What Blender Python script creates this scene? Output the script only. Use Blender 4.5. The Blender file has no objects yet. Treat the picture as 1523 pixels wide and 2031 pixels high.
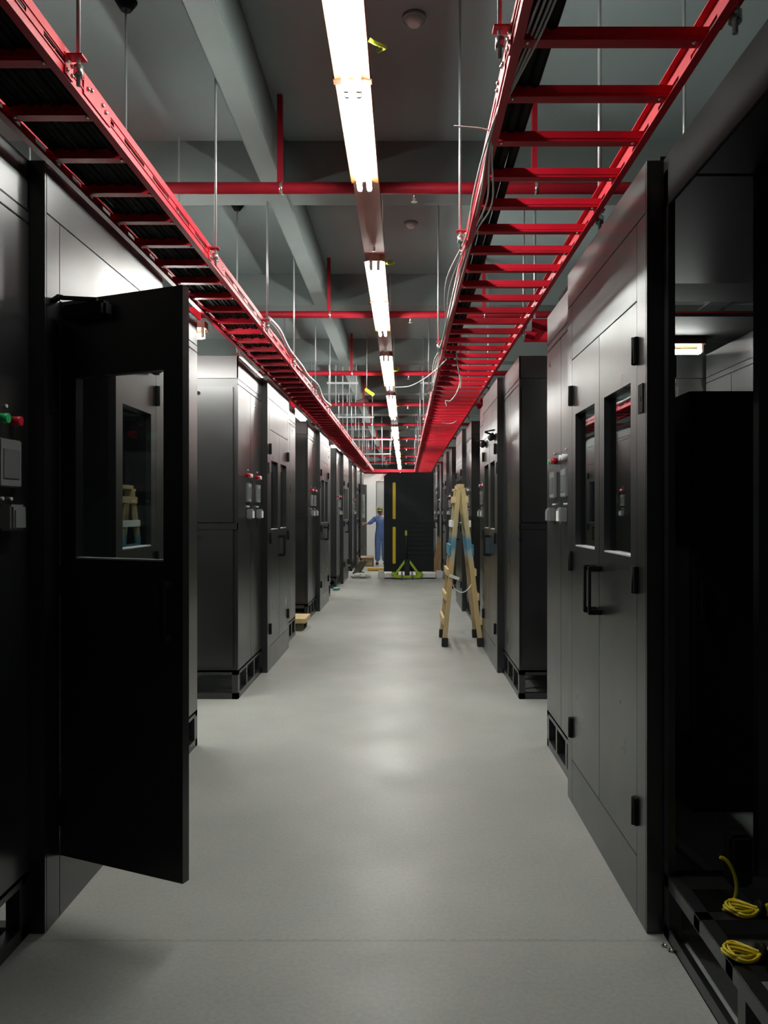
import bpy, bmesh, math, random
from mathutils import Vector, Matrix
random.seed(7)
S = bpy.context.scene
COL = S.collection
F = 1583.0; VX = 803.0; VY = 1015.0; H = 1.55
ORD = ['nearest', 'second', 'third', 'fourth', 'fifth', 'sixth', 'seventh', 'eighth', 'ninth', 'tenth',
       'eleventh', 'twelfth', 'thirteenth', 'fourteenth', 'fifteenth', 'sixteenth']

def P(px, py, Y):
    return Vector(((px - VX) * Y / F, Y, H - (py - VY) * Y / F))

# ------------------------------------------------------------------ materials
def newmat(name):
    m = bpy.data.materials.new(name); m.use_nodes = True
    nt = m.node_tree; b = nt.nodes['Principled BSDF']
    return m, nt, b

def simple(name, col, rough=0.5, metal=0.0, spec=0.5, var=0.0, scale=8.0, rvar=0.0, emit=None, estr=0.0):
    m, nt, b = newmat(name)
    b.inputs['Base Color'].default_value = (*col, 1)
    b.inputs['Roughness'].default_value = rough
    b.inputs['Metallic'].default_value = metal
    b.inputs['Specular IOR Level'].default_value = spec
    if var > 0 or rvar > 0:
        tc = nt.nodes.new('ShaderNodeTexCoord'); no = nt.nodes.new('ShaderNodeTexNoise')
        no.inputs['Scale'].default_value = scale; no.inputs['Detail'].default_value = 4
        nt.links.new(tc.outputs['Object'], no.inputs['Vector'])
        if var > 0:
            mr = nt.nodes.new('ShaderNodeMapRange')
            mr.inputs['From Min'].default_value = 0.3; mr.inputs['From Max'].default_value = 0.7
            mr.inputs['To Min'].default_value = 1 - var; mr.inputs['To Max'].default_value = 1 + var
            nt.links.new(no.outputs['Fac'], mr.inputs['Value'])
            mx = nt.nodes.new('ShaderNodeVectorMath'); mx.operation = 'SCALE'
            mx.inputs[0].default_value = col
            nt.links.new(mr.outputs['Result'], mx.inputs['Scale'])
            nt.links.new(mx.outputs['Vector'], b.inputs['Base Color'])
        if rvar > 0:
            mr2 = nt.nodes.new('ShaderNodeMapRange')
            mr2.inputs['From Min'].default_value = 0.3; mr2.inputs['From Max'].default_value = 0.7
            mr2.inputs['To Min'].default_value = max(0.02, rough - rvar); mr2.inputs['To Max'].default_value = rough + rvar
            nt.links.new(no.outputs['Fac'], mr2.inputs['Value'])
            nt.links.new(mr2.outputs['Result'], b.inputs['Roughness'])
    if emit:
        b.inputs['Emission Color'].default_value = (*emit, 1)
        b.inputs['Emission Strength'].default_value = estr
    return m

M = {}
M['black'] = simple('black_powder_coat', (0.010, 0.0105, 0.0105), 0.33, 0, 0.9, var=0.12, scale=3, rvar=0.03)
M['black_panel'] = simple('black_satin_panel', (0.010, 0.0105, 0.0105), 0.30, 0, 1.0, var=0.12, scale=2.5, rvar=0.03)
M['black_matt'] = simple('black_matt', (0.008, 0.008, 0.008), 0.75, 0, 0.15)
M['black_blue'] = simple('black_blue_plastic', (0.012, 0.016, 0.018), 0.6, 0, 0.25)
M['rubber'] = simple('black_rubber', (0.012, 0.012, 0.013), 0.7)
M['red'] = simple('red_paint', (0.54, 0.007, 0.024), 0.45, 0, 0.3, var=0.1, scale=5)
M['pipe_red'] = simple('sprinkler_red_paint', (0.36, 0.010, 0.022), 0.5, 0, 0.3, var=0.12, scale=4)
M['trunk'] = simple('brown_red_trunking', (0.34, 0.16, 0.13), 0.55)
M['amber'] = simple('rust_reflector', (0.10, 0.034, 0.005), 0.5)
M['steel'] = simple('galvanised_steel', (0.55, 0.56, 0.56), 0.35, 0.6, 0.5)
M['bolt'] = simple('zinc_bolt', (0.75, 0.74, 0.70), 0.25, 0.9, 0.5)
M['white_plastic'] = simple('white_plastic', (0.72, 0.72, 0.70), 0.45)
M['grey_plastic'] = simple('grey_plastic', (0.20, 0.21, 0.21), 0.45)
M['grey_metal'] = simple('light_grey_metal', (0.52, 0.53, 0.54), 0.4)
M['screen'] = simple('display_screen', (0.16, 0.165, 0.17), 0.2)
M['green'] = simple('green_button', (0.02, 0.42, 0.12), 0.35)
M['red_button'] = simple('red_button', (0.55, 0.01, 0.03), 0.35)
M['cable_black'] = simple('black_cable_sheath', (0.008, 0.007, 0.006), 0.7, 0, 0.15)
M['cable_grey'] = simple('pale_cable_sheath', (0.55, 0.55, 0.53), 0.5)
M['yellow'] = simple('yellow_cable', (0.62, 0.48, 0.01), 0.4)
M['yellow_strip'] = simple('yellow_trim', (0.72, 0.55, 0.01), 0.4)
M['lime'] = simple('lime_green_paint', (0.36, 0.50, 0.02), 0.4)
M['tube'] = simple('lit_tube', (1, 1, 1), 0.4, emit=(0.95, 1.0, 0.95), estr=62.0)
M['wall'] = simple('white_wall_paint', (0.86, 0.86, 0.84), 0.7, var=0.03, scale=2)
M['dim_wall'] = simple('grey_wall_paint', (0.20, 0.205, 0.205), 0.8, var=0.06, scale=1.5)
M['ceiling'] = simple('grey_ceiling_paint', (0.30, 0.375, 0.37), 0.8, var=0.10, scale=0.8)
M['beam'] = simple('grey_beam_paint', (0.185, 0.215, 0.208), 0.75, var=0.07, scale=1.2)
M['door_grey'] = simple('grey_door_paint', (0.42, 0.43, 0.42), 0.5)
M['paper'] = simple('cardboard', (0.45, 0.34, 0.21), 0.8, var=0.1, scale=10)
M['bag'] = simple('white_bag', (0.62, 0.62, 0.58), 0.6, var=0.15, scale=12)
M['dark_wood'] = simple('dark_board', (0.11, 0.09, 0.05), 0.6, var=0.2, scale=9)
M['pale_wood'] = simple('pale_timber', (0.62, 0.47, 0.24), 0.6, var=0.12, scale=14)
M['orange_wood'] = simple('orange_timber', (0.52, 0.30, 0.14), 0.6, var=0.12, scale=14)
M['orange'] = simple('orange_yellow_case', (0.60, 0.36, 0.04), 0.5)
M['skin'] = simple('skin', (0.50, 0.33, 0.24), 0.55)
M['blue'] = simple('blue_coverall', (0.12, 0.20, 0.46), 0.8, var=0.12, scale=14)
M['cap'] = simple('olive_cap', (0.10, 0.11, 0.03), 0.6)
M['cap_band'] = simple('lime_band', (0.45, 0.50, 0.10), 0.5)
M['hair'] = simple('dark_hair', (0.015, 0.013, 0.012), 0.7)
M['shoe'] = simple('dark_shoe', (0.03, 0.03, 0.035), 0.6)
M['green_plastic'] = simple('green_bottle_plastic', (0.15, 0.42, 0.33), 0.25)
M['blue_tape'] = simple('blue_paint_smear', (0.06, 0.22, 0.30), 0.6, var=0.4, scale=12)
M['foam'] = simple('white_foam', (0.7, 0.7, 0.68), 0.8)

def ladder_wood():
    m, nt, b = newmat('ladder_timber')
    tc = nt.nodes.new('ShaderNodeTexCoord'); sep = nt.nodes.new('ShaderNodeSeparateXYZ')
    nt.links.new(tc.outputs['Object'], sep.inputs[0])
    no = nt.nodes.new('ShaderNodeTexNoise'); no.inputs['Scale'].default_value = 9
    nt.links.new(tc.outputs['Object'], no.inputs['Vector'])
    ma = nt.nodes.new('ShaderNodeMath'); ma.operation = 'MULTIPLY_ADD'
    ma.inputs[1].default_value = 0.16; nt.links.new(no.outputs['Fac'], ma.inputs[0]); nt.links.new(sep.outputs['Z'], ma.inputs[2])
    cr = nt.nodes.new('ShaderNodeValToRGB'); e = cr.color_ramp.elements
    e[0].position = 0.0; e[0].color = (0.50, 0.40, 0.22, 1)
    e[1].position = 1.0; e[1].color = (0.56, 0.43, 0.19, 1)
    for p, c in ((0.52, (0.50, 0.36, 0.17, 1)), (0.575, (0.30, 0.36, 0.34, 1)), (0.60, (0.09, 0.24, 0.33, 1)), (0.655, (0.08, 0.22, 0.32, 1)), (0.69, (0.42, 0.37, 0.22, 1))):
        k = e.new(p); k.color = c
    mr = nt.nodes.new('ShaderNodeMapRange'); mr.inputs['From Max'].default_value = 2.0
    nt.links.new(ma.outputs[0], mr.inputs['Value']); nt.links.new(mr.outputs[0], cr.inputs['Fac'])
    nt.links.new(cr.outputs['Color'], b.inputs['Base Color']); b.inputs['Roughness'].default_value = 0.6
    return m
M['ladder'] = ladder_wood()

def floor_mat():
    m, nt, b = newmat('grey_epoxy_floor')
    N = nt.nodes.new; L = nt.links.new
    tc = N('ShaderNodeTexCoord')
    n1 = N('ShaderNodeTexNoise'); n1.inputs['Scale'].default_value = 0.9; n1.inputs['Detail'].default_value = 6; n1.inputs['Roughness'].default_value = 0.6
    n2 = N('ShaderNodeTexNoise'); n2.inputs['Scale'].default_value = 60; n2.inputs['Detail'].default_value = 3
    L(tc.outputs['Object'], n1.inputs['Vector']); L(tc.outputs['Object'], n2.inputs['Vector'])
    cr = N('ShaderNodeValToRGB'); e = cr.color_ramp.elements
    e[0].position = 0.2; e[0].color = (0.280, 0.300, 0.280, 1)
    e[1].position = 0.8; e[1].color = (0.410, 0.425, 0.395, 1)
    L(n1.outputs['Fac'], cr.inputs['Fac'])
    mix = N('ShaderNodeMix'); mix.data_type = 'RGBA'; mix.blend_type = 'MULTIPLY'
    mr = N('ShaderNodeMapRange'); mr.inputs['From Min'].default_value = 0.3; mr.inputs['From Max'].default_value = 0.7
    mr.inputs['To Min'].default_value = 0.92; mr.inputs['To Max'].default_value = 1.06
    L(n2.outputs['Fac'], mr.inputs['Value'])
    mix.inputs[0].default_value = 1.0
    L(cr.outputs['Color'], mix.inputs[6]); L(mr.outputs['Result'], mix.inputs[7])
    # one soft casting joint across the slab
    sep = N('ShaderNodeSeparateXYZ'); L(tc.outputs['Object'], sep.inputs[0])
    a = N('ShaderNodeMath'); a.operation = 'MULTIPLY_ADD'; a.inputs[1].default_value = 0.03; a.inputs[2].default_value = -0.015
    L(n2.outputs['Fac'], a.inputs[0])
    s = N('ShaderNodeMath'); s.operation = 'SUBTRACT'; s.inputs[1].default_value = 2.885; L(sep.outputs['Y'], s.inputs[0])
    s2 = N('ShaderNodeMath'); s2.operation = 'ADD'; L(s.outputs[0], s2.inputs[0]); L(a.outputs[0], s2.inputs[1])
    ab = N('ShaderNodeMath'); ab.operation = 'ABSOLUTE'; L(s2.outputs[0], ab.inputs[0])
    mj = N('ShaderNodeMapRange'); mj.inputs['From Max'].default_value = 0.013; mj.inputs['To Min'].default_value = 0.80; mj.inputs['To Max'].default_value = 1.0
    L(ab.outputs[0], mj.inputs['Value'])
    mix2 = N('ShaderNodeMix'); mix2.data_type = 'RGBA'; mix2.blend_type = 'MULTIPLY'; mix2.inputs[0].default_value = 1.0
    L(mix.outputs[2], mix2.inputs[6]); L(mj.outputs['Result'], mix2.inputs[7])
    L(mix2.outputs[2], b.inputs['Base Color'])
    n3f = N('ShaderNodeTexNoise'); n3f.inputs['Scale'].default_value = 1.7; n3f.inputs['Detail'].default_value = 2; L(tc.outputs['Object'], n3f.inputs['Vector'])
    mrr = N('ShaderNodeMapRange'); mrr.inputs['From Min'].default_value = 0.3; mrr.inputs['From Max'].default_value = 0.7
    mrr.inputs['To Min'].default_value = 0.36; mrr.inputs['To Max'].default_value = 0.48
    L(n3f.outputs['Fac'], mrr.inputs['Value']); L(mrr.outputs['Result'], b.inputs['Roughness'])
    bp = N('ShaderNodeBump'); bp.inputs['Strength'].default_value = 0.05; bp.inputs['Distance'].default_value = 0.02
    n3 = N('ShaderNodeTexNoise'); n3.inputs['Scale'].default_value = 5; n3.inputs['Detail'].default_value = 3
    L(tc.outputs['Object'], n3.inputs['Vector']); L(n3.outputs['Fac'], bp.inputs['Height']); L(bp.outputs['Normal'], b.inputs['Normal'])
    b.inputs['Specular IOR Level'].default_value = 0.32
    return m
M['floor'] = floor_mat()

def glass_mat():
    m = bpy.data.materials.new('tinted_glass'); m.use_nodes = True
    nt = m.node_tree; nt.nodes.clear(); N = nt.nodes.new
    out = N('ShaderNodeOutputMaterial'); mix = N('ShaderNodeMixShader'); tr = N('ShaderNodeBsdfTransparent'); gl = N('ShaderNodeBsdfGlossy')
    lw = N('ShaderNodeLayerWeight'); lw.inputs['Blend'].default_value = 0.5
    pw = N('ShaderNodeMath'); pw.operation = 'POWER'; pw.inputs[1].default_value = 4.0
    fr = N('ShaderNodeMath'); fr.operation = 'MULTIPLY_ADD'; fr.inputs[1].default_value = 0.9; fr.inputs[2].default_value = 0.05
    nt.links.new(lw.outputs['Facing'], pw.inputs[0]); nt.links.new(pw.outputs[0], fr.inputs[0])
    tr.inputs['Color'].default_value = (0.80, 0.83, 0.82, 1); gl.inputs['Color'].default_value = (0.9, 0.95, 0.95, 1); gl.inputs['Roughness'].default_value = 0.015
    nt.links.new(fr.outputs[0], mix.inputs[0]); nt.links.new(tr.outputs[0], mix.inputs[1]); nt.links.new(gl.outputs[0], mix.inputs[2])
    nt.links.new(mix.outputs[0], out.inputs['Surface'])
    return m
M['glass'] = glass_mat()

# ------------------------------------------------------------------ mesh helpers
class MB:
    def __init__(s): s.bm = bmesh.new()
    def box(s, x0, x1, y0, y1, z0, z1, bev=0.0):
        if x0 > x1: x0, x1 = x1, x0
        if y0 > y1: y0, y1 = y1, y0
        if z0 > z1: z0, z1 = z1, z0
        t = bmesh.new()
        vs = [t.verts.new((x, y, z)) for z in (z0, z1) for y in (y0, y1) for x in (x0, x1)]
        for f in ((0, 2, 3, 1), (4, 5, 7, 6), (0, 1, 5, 4), (2, 6, 7, 3), (0, 4, 6, 2), (1, 3, 7, 5)):
            t.faces.new([vs[i] for i in f])
        if bev > 0:
            bmesh.ops.bevel(t, geom=t.edges[:], offset=bev, segments=2, affect='EDGES', clamp_overlap=True)
        s._add(t); return s
    def obox(s, c, size, rot, bev=0.0):
        """box of the given size centred on c, turned by the matrix rot"""
        t = bmesh.new(); bmesh.ops.create_cube(t, size=1.0)
        for v in t.verts: v.co = Vector((v.co.x * size[0], v.co.y * size[1], v.co.z * size[2]))
        if bev > 0: bmesh.ops.bevel(t, geom=t.edges[:], offset=bev, segments=2, affect='EDGES', clamp_overlap=True)
        for v in t.verts: v.co = rot @ v.co + Vector(c)
        s._add(t); return s
    def bar(s, p0, p1, w, h, up=(0, 0, 1), bev=0.0):
        p0 = Vector(p0); p1 = Vector(p1); d = (p1 - p0); L = d.length; d.normalize()
        u = Vector(up); x = d.cross(u)
        if x.length < 1e-4: x = d.cross(Vector((0, 1, 0)))
        x.normalize(); z = x.cross(d); R = Matrix((x, d, z)).transposed()
        return s.obox((p0 + p1) / 2, (w, L, h), R, bev)
    def cyl(s, p0, p1, r, n=12, r2=None):
        p0 = Vector(p0); p1 = Vector(p1); d = p1 - p0
        t = bmesh.new()
        bmesh.ops.create_cone(t, cap_ends=True, segments=n, radius1=r, radius2=r if r2 is None else r2, depth=d.length)
        q = Vector((0, 0, 1)).rotation_difference(d.normalized()).to_matrix()
        for v in t.verts: v.co = q @ v.co + (p0 + p1) / 2
        for f in t.faces: f.smooth = len(f.verts) == 4
        s._add(t); return s
    def tube(s, pts, r, n=8):
        pts = [Vector(p) for p in pts]; t = bmesh.new(); rings = []
        prev = None
        for i, p in enumerate(pts):
            d = (pts[min(i + 1, len(pts) - 1)] - pts[max(i - 1, 0)]).normalized()
            a = prev if prev is not None else (Vector((0, 0, 1)) if abs(d.z) < 0.9 else Vector((1, 0, 0)))
            x = (a - d * a.dot(d))
            if x.length < 1e-5: x = d.orthogonal()
            x.normalize(); y = d.cross(x); prev = x
            rings.append([t.verts.new(p + (x * math.cos(2 * math.pi * k / n) + y * math.sin(2 * math.pi * k / n)) * r) for k in range(n)])
        for a, b in zip(rings, rings[1:]):
            for k in range(n):
                f = t.faces.new((a[k], a[(k + 1) % n], b[(k + 1) % n], b[k])); f.smooth = True
        t.faces.new(rings[0][::-1]); t.faces.new(rings[-1])
        s._add(t); return s
    def poly(s, pts, ext):
        """closed outline extruded by the vector ext"""
        t = bmesh.new(); a = [t.verts.new(Vector(p)) for p in pts]; b = [t.verts.new(Vector(p) + Vector(ext)) for p in pts]
        t.faces.new(a[::-1]); t.faces.new(b); n = len(a)
        for k in range(n): t.faces.new((a[k], a[(k + 1) % n], b[(k + 1) % n], b[k]))
        bmesh.ops.recalc_face_normals(t, faces=t.faces[:])
        s._add(t); return s
    def sphere(s, c, r, sc=(1, 1, 1), n=12):
        t = bmesh.new(); bmesh.ops.create_uvsphere(t, u_segments=n, v_segments=max(6, n // 2), radius=r)
        for v in t.verts: v.co = Vector((v.co.x * sc[0], v.co.y * sc[1], v.co.z * sc[2])) + Vector(c)
        for f in t.faces: f.smooth = True
        s._add(t); return s
    def _add(s, t):
        me = bpy.data.meshes.new('tmp'); t.to_mesh(me); t.free(); s.bm.from_mesh(me); bpy.data.meshes.remove(me)
    def build(s, name, mat, parent=None, org=None, loc=None, label=None):
        if org is None: org = WORLD_ORG.get(parent, Vector((0, 0, 0))) if parent else Vector((0, 0, 0))
        for v in s.bm.verts: v.co -= Vector(org)
        me = bpy.data.meshes.new(name); s.bm.to_mesh(me); s.bm.free()
        me.materials.append(M[mat] if isinstance(mat, str) else mat)
        o = bpy.data.objects.new(name, me); COL.objects.link(o)
        if parent: o.parent = parent
        WORLD_ORG[o] = Vector(org)
        if loc is not None: o.location = loc
        if label: o['label'] = label
        return o
WORLD_ORG = {}

def thing(name, loc, label, cat, group=None):
    o = bpy.data.objects.new(name, None); COL.objects.link(o)
    o.location = loc; o.empty_display_size = 0.1; WORLD_ORG[o] = Vector(loc)
    o['label'] = label; o['category'] = cat; o['kind'] = 'thing'
    if group: o['group'] = group
    return o
def solo(mb, name, mat, label, cat, group=None, org=(0, 0, 0)):
    o = mb.build(name, mat, None, org=Vector(org)); o.location = org
    o['label'] = label; o['category'] = cat; o['kind'] = 'thing'
    if group: o['group'] = group
    return o
def struct(mb, name, mat):
    o = mb.build(name, mat); o['kind'] = 'structure'
    return o

# ------------------------------------------------------------------ dimensions
XL, XR = -1.38, 0.945            # rack faces on either side of the aisle
DL, DR = -1.322, 0.888           # door frame faces
TOP = 2.84
CEIL = 4.25
PITCH = 4.745
YEND = 28.0

# ------------------------------------------------------------------ the room
struct(MB().box(-7, 7, -3, 44, -0.2, 0), 'floor', 'floor')
struct(MB().box(-7, 7, -3, 44, CEIL, CEIL + 0.2), 'ceiling', 'ceiling')
struct(MB().box(-7.2, -7, -3.2, 44.2, -0.2, CEIL + 0.2), 'wall_left', 'dim_wall')
struct(MB().box(7, 7.2, -3.2, 44.2, -0.2, CEIL + 0.2), 'wall_right', 'dim_wall')
struct(MB().box(-7, 7, -3.2, -3, -0.2, CEIL + 0.2), 'wall_near', 'dim_wall')
struct(MB().box(-7, 7, 44, 44.2, -0.2, CEIL + 0.2), 'wall_far', 'dim_wall')
struct(MB().box(-7, -1.02, YEND, YEND + 0.12, 0, 2.88).box(-0.05, 7, YEND, YEND + 0.12, 0, 2.88).box(-1.02, -0.05, YEND, YEND + 0.12, 2.62, 2.88), 'wall_partition', 'wall')
d = struct(MB().box(-1.0, -0.07, YEND + 0.02, YEND + 0.07, 0.01, 2.6, 0.004), 'door_1', 'door_grey')
MB().box(-0.2, -0.17, YEND - 0.03, YEND + 0.02, 1.0, 1.14).build('door_handle', 'steel', d)
# concrete beams
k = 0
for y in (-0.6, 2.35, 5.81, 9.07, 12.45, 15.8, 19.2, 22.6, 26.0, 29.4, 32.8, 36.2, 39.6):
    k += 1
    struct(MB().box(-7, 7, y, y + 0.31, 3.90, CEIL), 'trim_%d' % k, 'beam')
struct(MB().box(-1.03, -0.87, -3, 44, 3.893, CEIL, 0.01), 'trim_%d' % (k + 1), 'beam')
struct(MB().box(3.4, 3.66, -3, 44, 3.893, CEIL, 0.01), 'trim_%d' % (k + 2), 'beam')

# ------------------------------------------------------------------ lamps
def batten(x, y0, L, z, label, along='y', wire=0, hang=False):
    t = thing('fluorescent_batten', (x, y0, z), label, 'lamp', 'fluorescent lamps')
    def put(mb, name, mat, par):
        o = mb.build(name, mat, par, org=(0, 0, 0))
        return o
    if along == 'x': t.rotation_euler = (0, 0, -math.pi / 2)
    put(MB().box(-0.045, 0.045, 0, L, 0.0, 0.05, 0.004), 'housing', 'trunk', t)
    for s in (-1, 1):
        put(MB().poly([(s * 0.040, 0, 0.004), (s * 0.080, 0, -0.004), (s * 0.079, 0, -0.007), (s * 0.038, 0, 0.001)], (0, L, 0)), 'reflector', 'amber', t)
    n = max(1, round(L / 1.1)); l = L / n
    for i in range(n):
        for s in (-1, 1):
            a = i * l + 0.035; b = (i + 1) * l - 0.035
            tb = put(MB().cyl((s * 0.028, a, -0.052), (s * 0.028, b, -0.052), 0.0145, 12), 'tube', 'tube', t)
            for q0, q1 in ((a - 0.02, a), (b, b + 0.02)):
                put(MB().box(s * 0.028 - 0.012, s * 0.028 + 0.012, q0, q1, -0.066, 0.002, 0.003), 'lamp_holder', 'white_plastic', t)
        if i: put(MB().box(-0.086, 0.086, i * l - 0.02, i * l + 0.02, -0.009, 0.012), 'joint_clip', 'amber', t)
    if hang:
        for q in (0.2, L - 0.2):
            put(MB().cyl((0, q, 0.05), (0, q, CEIL - z), 0.006, 6), 'suspension_rod', 'grey_metal', t)
    if wire:
        pts = [(0.075 + 0.075 * math.sin(a), L * wire + 0.1 * (a - 1.5), 0.05 - 0.05 * math.cos(a)) for a in [0.2 + 0.16 * q for q in range(16)]]
        put(MB().tube(pts, 0.009, 6), 'earth_wire', 'lime', t)
    return t
ZL = 3.49
XLAMP = -0.235
starts = [2.48, 6.17, 9.93, 13.3, 18.2, 21.9, 25.6, 29.3, 33.0, 36.7]
for i, y in enumerate(starts):
    nm = ['bright fluorescent lamp over the aisle, cut by the top of the photo'] + ['fluorescent lamp over the aisle, %s from the camera along the lamp row' % ORD[j] for j in range(1, 12)]
    batten(XLAMP, y, 2.22 if i == 0 else (2.4 if i < 3 else 3.0), ZL, nm[i], 'y', 0.42 if i == 0 else (0.08 if i == 1 else 0.5))
for i, y in enumerate((4.8, 10.0, 14.4, 18.8, 23.2)):  # nearest lamp is an unseen addition that brightens the left ceiling
    batten(-2.12 if i else -2.35, y, 2.4, ZL, 'fluorescent lamp behind the left red ladder, %s in that row, nearest one an added fill' % ORD[i], 'y', 0, True)
batten(-2.72, 5.72, 1.3, 2.86, 'glowing lamp in the left side corridor above the first cabinet row', 'x', 0, True)
batten(1.62, 5.98, 0.62, 2.80, 'lamp glowing through the open frame at the right', 'x', 0, False)
t = thing('lighting_trunking', (XLAMP, 2.0, ZL + 0.055), 'brownish red trunking that carries the lamp row along the aisle', 'trunking')
MB().box(XLAMP - 0.078, XLAMP + 0.078, 1.0, 41, ZL + 0.050, ZL + 0.060).box(XLAMP - 0.078, XLAMP - 0.072, 1.0, 41, ZL + 0.060, ZL + 0.095).box(XLAMP + 0.072, XLAMP + 0.078, 1.0, 41, ZL + 0.060, ZL + 0.095).build('channel', 'trunk', t)
for y in (5.95, 9.65, 13.0, 17.0, 21.5, 25.3):
    MB().box(XLAMP - 0.012, XLAMP + 0.012, y - 0.03, y + 0.03, ZL + 0.03, ZL + 0.052).cyl((XLAMP, y, ZL + 0.03), (XLAMP, y, ZL + 0.0), 0.014).build('connector', 'white_plastic', t)
for y in (3.0, 6.0, 9.0, 12.0, 15.0, 18.0, 21.0, 24.0):
    MB().cyl((XLAMP + 0.07, y, ZL + 0.09), (XLAMP + 0.07, y, CEIL - 0.004), 0.004, 6).build('suspension_rod', 'grey_metal', t)

# ------------------------------------------------------------------ sprinkler pipes
for i, y in enumerate((5.18, 8.5, 12.1, 15.6, 19.2, 22.8, 26.2, 30.0, 34.0)):
    t = thing('sprinkler_pipe', (0, y, 3.65), 'red sprinkler pipe crossing under the ceiling, %s from the camera' % ORD[i], 'pipe', 'red sprinkler pipes')
    MB().cyl((-6.9, y, 3.65), (6.9, y, 3.65), 0.037, 16).build('pipe_run', 'pipe_red', t)
    for x in (-0.81, 0.84):
        MB().box(x - 0.017, x + 0.017, y - 0.02, y + 0.02, 3.68, CEIL).build('hanger', 'pipe_red', t)
        MB().cyl((x + 0.0, y, 3.65), (x + 0.02, y, 3.65), 0.041, 16).build('clamp', 'bolt', t)
    for x in (0.06, 1.25, -2.6):
        h = MB().cyl((x, y, 3.62), (x, y, 3.58), 0.012, 8).build('sprinkler_head', 'bolt', t)
        MB().cyl((x, y, 3.565), (x, y, 3.56), 0.022, 10).build('deflector', 'bolt', h)

# smoke detectors
for x, y, lab in ((0.05, 4.35, 'round ceiling smoke detector above the near lamp'), (0.056, 7.45, 'round ceiling smoke detector beyond the near sprinkler pipe')):
    t = thing('smoke_detector', (x, y, CEIL), lab, 'detector', 'smoke detectors')
    MB().cyl((x, y, CEIL - 0.018), (x, y, CEIL), 0.065, 24).build('base', 'grey_plastic', t)
    MB().cyl((x, y, CEIL - 0.05), (x, y, CEIL - 0.018), 0.03, 24, 0.052).build('sensor', 'white_plastic', t)

# ------------------------------------------------------------------ cable trays
ZT = 2.95
def tray(xa, xb, y0, y1, pitch, ph, label, brackets, bside):
    t = thing('cable_ladder', ((xa + xb) / 2, y0, ZT), label, 'cable tray')
    for x, s in ((xa, -1), (xb, 1)):
        m = MB(); ye = x + s * 0.0
        w0, w1 = (x, x + 0.005) if s < 0 else (x - 0.005, x)
        m.box(w0, w1, y0, y1, ZT - 0.012, ZT + 0.022); m.box(w0, w1, y0, y1, ZT + 0.038, ZT + 0.075)
        i0 = x + 0.0; i1 = x - s * 0.028
        m.box(i0, i1, y0, y1, ZT - 0.016, ZT - 0.012); m.box(i0, i1, y0, y1, ZT + 0.075, ZT + 0.079)
        y = y0
        while y < y1:
            m.box(w0, w1, y, min(y + 0.11, y1), ZT + 0.022, ZT + 0.038); y += pitch
        m.box(x, x + s * 0.004, y0, y1, ZT + 0.042, ZT + 0.047); m.box(x, x + s * 0.004, y0, y1, ZT + 0.012, ZT + 0.017)
        m.build('rail', 'red', t)
    y = ph; n = 0
    while y < y1 - 0.05:
        r = MB().box(xa + 0.006, xb - 0.006, y - 0.022, y + 0.022, ZT - 0.003, ZT + 0.002)
        r.box(xa + 0.006, xb - 0.006, y - 0.022, y - 0.018, ZT + 0.002, ZT + 0.036).box(xa + 0.006, xb - 0.006, y + 0.018, y + 0.022, ZT + 0.002, ZT + 0.028)
        r.box(xa + 0.006, xb - 0.006, y - 0.024, y - 0.022, ZT + 0.008, ZT + 0.014)
        ro = r.build('rung', 'red', t)
        if y < 9:
            for xx in (xa + 0.045, xb - 0.045): MB().sphere((xx, y - 0.012, ZT - 0.005), 0.008, (1, 1, 0.7), 8).build('bolt', 'bolt', ro)
        y += pitch; n += 1
    for (yb, sd) in brackets:
        x = xb if sd > 0 else xa
        br = MB().box(x, x + sd * 0.055, yb - 0.022, yb + 0.022, ZT + 0.048, ZT + 0.054).box(x, x + sd * 0.006, yb - 0.03, yb + 0.03, ZT - 0.012, ZT + 0.054).build('hanger_bracket', 'red', t)
        if yb < 9:
            for dy in (-0.018, 0.018):
                for dz in (0.002, 0.032): MB().sphere((x + sd * 0.007, yb + dy, ZT + dz), 0.007, n=8).build('bolt', 'bolt', br)
        sp = MB().box(x, x + sd * 0.005, yb + 0.12, yb + 0.36, ZT + 0.0, ZT + 0.06).build('splice_plate', 'red', t)
        if yb < 9:
            for dy in (0.15, 0.18, 0.28, 0.31): MB().sphere((x + sd * 0.006, yb + dy, ZT + 0.03 + 0.01 * ((dy > 0.16) and (dy < 0.3))), 0.008, n=8).build('bolt', 'bolt', sp)
    return t
LA, LB = -1.425, -1.078
RA, RB = 0.32, 0.906
lbr = [2.55, 4.40, 6.05, 7.50, 9.3, 11.1, 13.4, 15.6, 18.0, 20.5, 23.0]
rbr = [2.40, 4.13, 6.80, 9.5, 12.2, 14.9, 17.6, 20.4, 23.2]
rbr2 = [2.27, 3.85, 6.30, 9.0, 11.8, 14.6, 17.3]
tray(LA, LB, 0.9, 27.7, 0.343, 1.12, 'narrow red cable ladder over the left cabinet row, filled with black cables', [(y, 1) for y in lbr], 1)
tray(RA, RB, 0.9, 27.7, 0.3235, 1.09, 'wide red cable ladder over the right side of the aisle', [(y, -1) for y in rbr] + [(y, 1) for y in rbr2], -1)

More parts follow.
